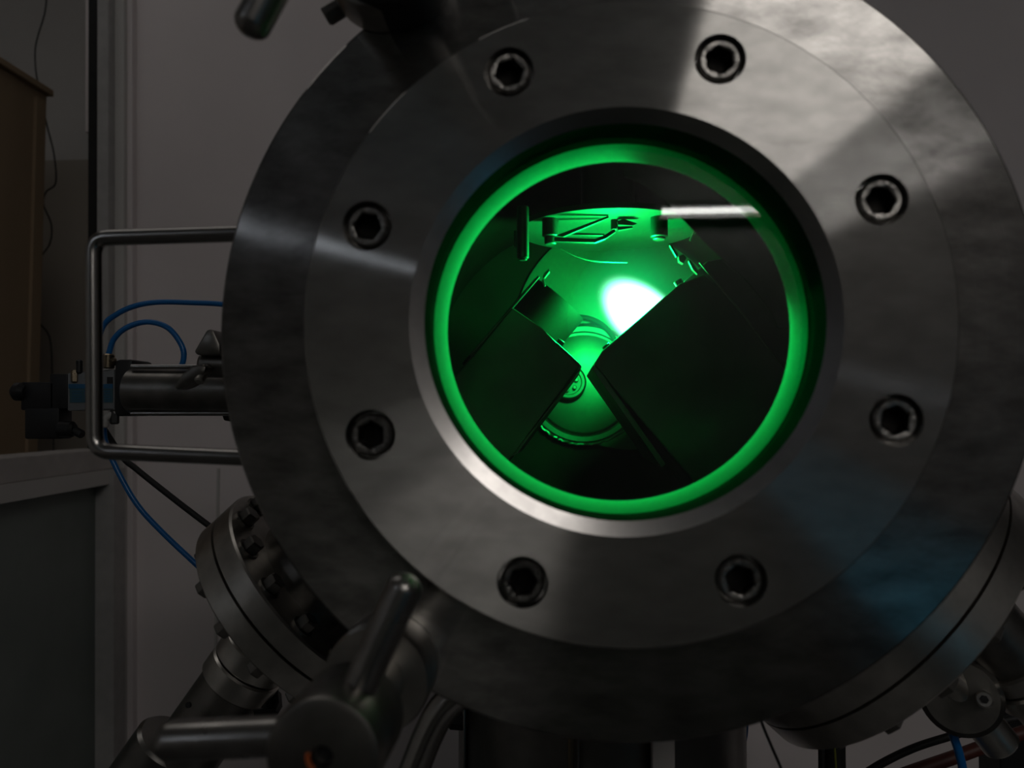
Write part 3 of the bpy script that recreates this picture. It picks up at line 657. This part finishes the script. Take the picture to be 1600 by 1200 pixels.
# left gun
ls = thing('sputter_gun', 'dark gun with round shutter pointing up from the lower left of the window', 'sputter gun', at(800, 700, ys), 'sputter guns inside the chamber')
bm = new(); prism(bm, P2([(907, 572), (846, 512), (800, 480), (700, 600), (720, 800), (800, 712)], ys), ys, ys+.10, .0012); obj('shield_box', bm, M_SHIELD, ls, smooth=False)
bm = new(); prism(bm, P2([(909, 573), (905, 567), (870, 535), (867, 538)], ys), ys-.001, ys+.10, .0003); obj('shield_lip', bm, M_SHIELD, ls, smooth=False)
bm = new(); prism(bm, P2([(905, 577), (909, 574), (806, 712), (800, 712)], ys), ys-.001, ys+.10, .0003); obj('shield_lip', bm, M_SHIELD, ls, smooth=False)
knob_on(ls, 872, 541, ys+.012, 6, 6, -9, 'screw_head')
# its round chimney, a tube leaning to the upper right
a_, b_ = at(760, 600, .27), at(873, 468, .27); bm = new()
lathe(bm, [(m_px(50, .27), 0), (m_px(50, .27), (b_-a_).length), (m_px(46, .27), (b_-a_).length), (m_px(46, .27), 0)], 64, frame(a_, b_-a_), closed=True); obj('chimney', bm, M_DARK, ls)
for (x0, y0, x1, y1, r_) in ((735, 556, 842, 432, 2.2), (742, 558, 800, 494, 2.6)):
    bm = new(); cyl(bm, at(x0, y0, .215), at(x1, y1, .215), m_px(r_, .215), .0003, 12); obj('rod', bm, M_INNER, ls)
bm = new(); prism(bm, P2([(849, 428), (858, 419), (859, 424), (851, 434), (848, 434)], .22), .22, .226, .0003); obj('clip', bm, M_INNER, ls, smooth=False)
bm = new(); prism(bm, P2([(846, 437), (850, 436), (853, 446), (850, 447)], .22), .22, .224, .0003); obj('clip', bm, M_INNER, ls, smooth=False)
# substrate stage
yd = .275; dc = at(950, 357, yd); rdsk = m_px(140, yd)
dz = at(955, 325, yd-rdsk).z
st = thing('substrate_stage', 'round substrate disc with posts and bars hanging above the glow', 'stage', (dc.x, yd, dz))
bm = new(); lathe(bm, [(0, 0), (rdsk, 0), (rdsk, .004), (0, .004)], 128, Matrix.Translation((dc.x, yd, dz))); obj('disc', bm, M_DISC, st)
bm = new(); cyl(bm, (dc.x, yd, dz+.004), (dc.x, yd, FC.z+.151), .02, .001); obj('shaft', bm, M_SHIELD, st)
def post(px, w, y0, y1, y, tip=0, mat=M_SHIELD, nm='post'):
    a_ = at(px, y1, y); zt2 = dz+.001 if y0 <= 320 else FC.z+.1 if px == 817 else at(px, y0, y).z; bm = new(); cyl(bm, (a_.x, y, zt2), a_, m_px(w/2, y), .0006, 28)
    o = obj(nm, bm, mat, st)
    if tip:
        c_ = at(px, y1+tip, y); bm = new(); cyl(bm, a_, (a_.x, y, c_.z), m_px(w*.36, y), .0006, 20); obj('post_tip', bm, mat, o)
post(860, 26, 300, 370, .235, 12); post(1030, 27, 320, 371, .235, 4); post(817, 19, 355, 404, .20, 3); post(960, 16, 318, 340, .24, 20)
post(805, 4, 360, 385, .20, 2)
def bar(pl_, y, t=.004, nm='bar'):
    bm = new(); prism(bm, P2(pl_, y), y, y+t, .0003); obj(nm, bm, M_SHIELD, st, smooth=False)
bar([(866, 370), (930, 374), (945, 367), (960, 357), (962, 362), (946, 373), (930, 379), (866, 377)], .215)
bar([(884, 363), (945, 365), (944, 368), (884, 367)], .235)
bar([(868, 368), (950, 337), (952, 340), (880, 370)], .225)
bar([(964, 345), (975, 342), (996, 349), (990, 352), (966, 351)], .235)
bar([(964, 354), (988, 353), (989, 356), (966, 360)], .232)
# curved wires
for l in ([(1078, 376), (1085, 362), (1096, 348), (1110, 338)], [(876, 388), (900, 400), (930, 408), (980, 410)]):
    bm = new(); sweep(bm, spline([at(x, y, .25) for x, y in l], 8), .0007, 8); setp(obj('wire', bm, M_INNER), 'thin curved wire inside the chamber ' + ('at the upper right of the glow' if l[0][0] > 1000 else 'left above the glow'), 'wire', 'thin wires inside the chamber')

# plasma: glowing gas in front of the right gun's face
ypl = .245; cen = at(1006, 497, ypl); nrm2 = Vector((-.74, 0, .67)).normalized()
m, nt, out = nt_new('plasma_gas'); N = nt.nodes; L = nt.links
tc = N.new('ShaderNodeTexCoord'); sp = N.new('ShaderNodeSeparateXYZ'); L.new(tc.outputs['Object'], sp.inputs[0])
def mth(op, a, b=None, c=None):
    n_ = N.new('ShaderNodeMath'); n_.operation = op
    for i, v in enumerate((a, b, c)):
        if v is None: continue
        if isinstance(v, (int, float)): n_.inputs[i].default_value = v
        else: L.new(v, n_.inputs[i])
    return n_.outputs[0]
x_, y_, z_ = sp.outputs
rho2 = mth('ADD', mth('MULTIPLY', x_, x_), mth('MULTIPLY', y_, y_))
# core: a sharp dome standing on the gun's face; halo: soft green glow round it
q2 = mth('ADD', mth('DIVIDE', rho2, .0188**2), mth('MULTIPLY', mth('MULTIPLY', z_, z_), 1/.033**2))
core = mth('MULTIPLY', mth('EXPONENT', mth('MULTIPLY', mth('POWER', q2, 4.0), -1.0)), 400.0)
d2 = mth('ADD', rho2, mth('MULTIPLY', mth('SUBTRACT', z_, .012), mth('SUBTRACT', z_, .012)))
halo = mth('MULTIPLY', mth('EXPONENT', mth('MULTIPLY', mth('SQRT', d2), -1/.011)), 60.0)
e1 = N.new('ShaderNodeEmission'); e1.inputs[0].default_value = (.28, 1, .65, 1); L.new(core, e1.inputs[1])
e2 = N.new('ShaderNodeEmission'); e2.inputs[0].default_value = (.012, 1, .27, 1); L.new(halo, e2.inputs[1])
ad = N.new('ShaderNodeAddShader'); L.new(e1.outputs[0], ad.inputs[0]); L.new(e2.outputs[0], ad.inputs[1]); L.new(ad.outputs[0], out.inputs['Volume'])
bm = new(); bmesh.ops.create_icosphere(bm, subdivisions=3, radius=.055)
pz = obj('plasma_plume', bm, m, mw=frame(cen, nrm2)); setp(pz, 'white-hot green plasma glow above the face of the right gun', 'plasma')
ld = bpy.data.lights.new('plasma_light', 'POINT'); ld.energy = PLASMA_W; ld.color = (.0, 1, .14); ld.shadow_soft_size = .011
lo = bpy.data.objects.new('plasma_light', ld); C.objects.link(lo); lo.location = cen + nrm2*.028
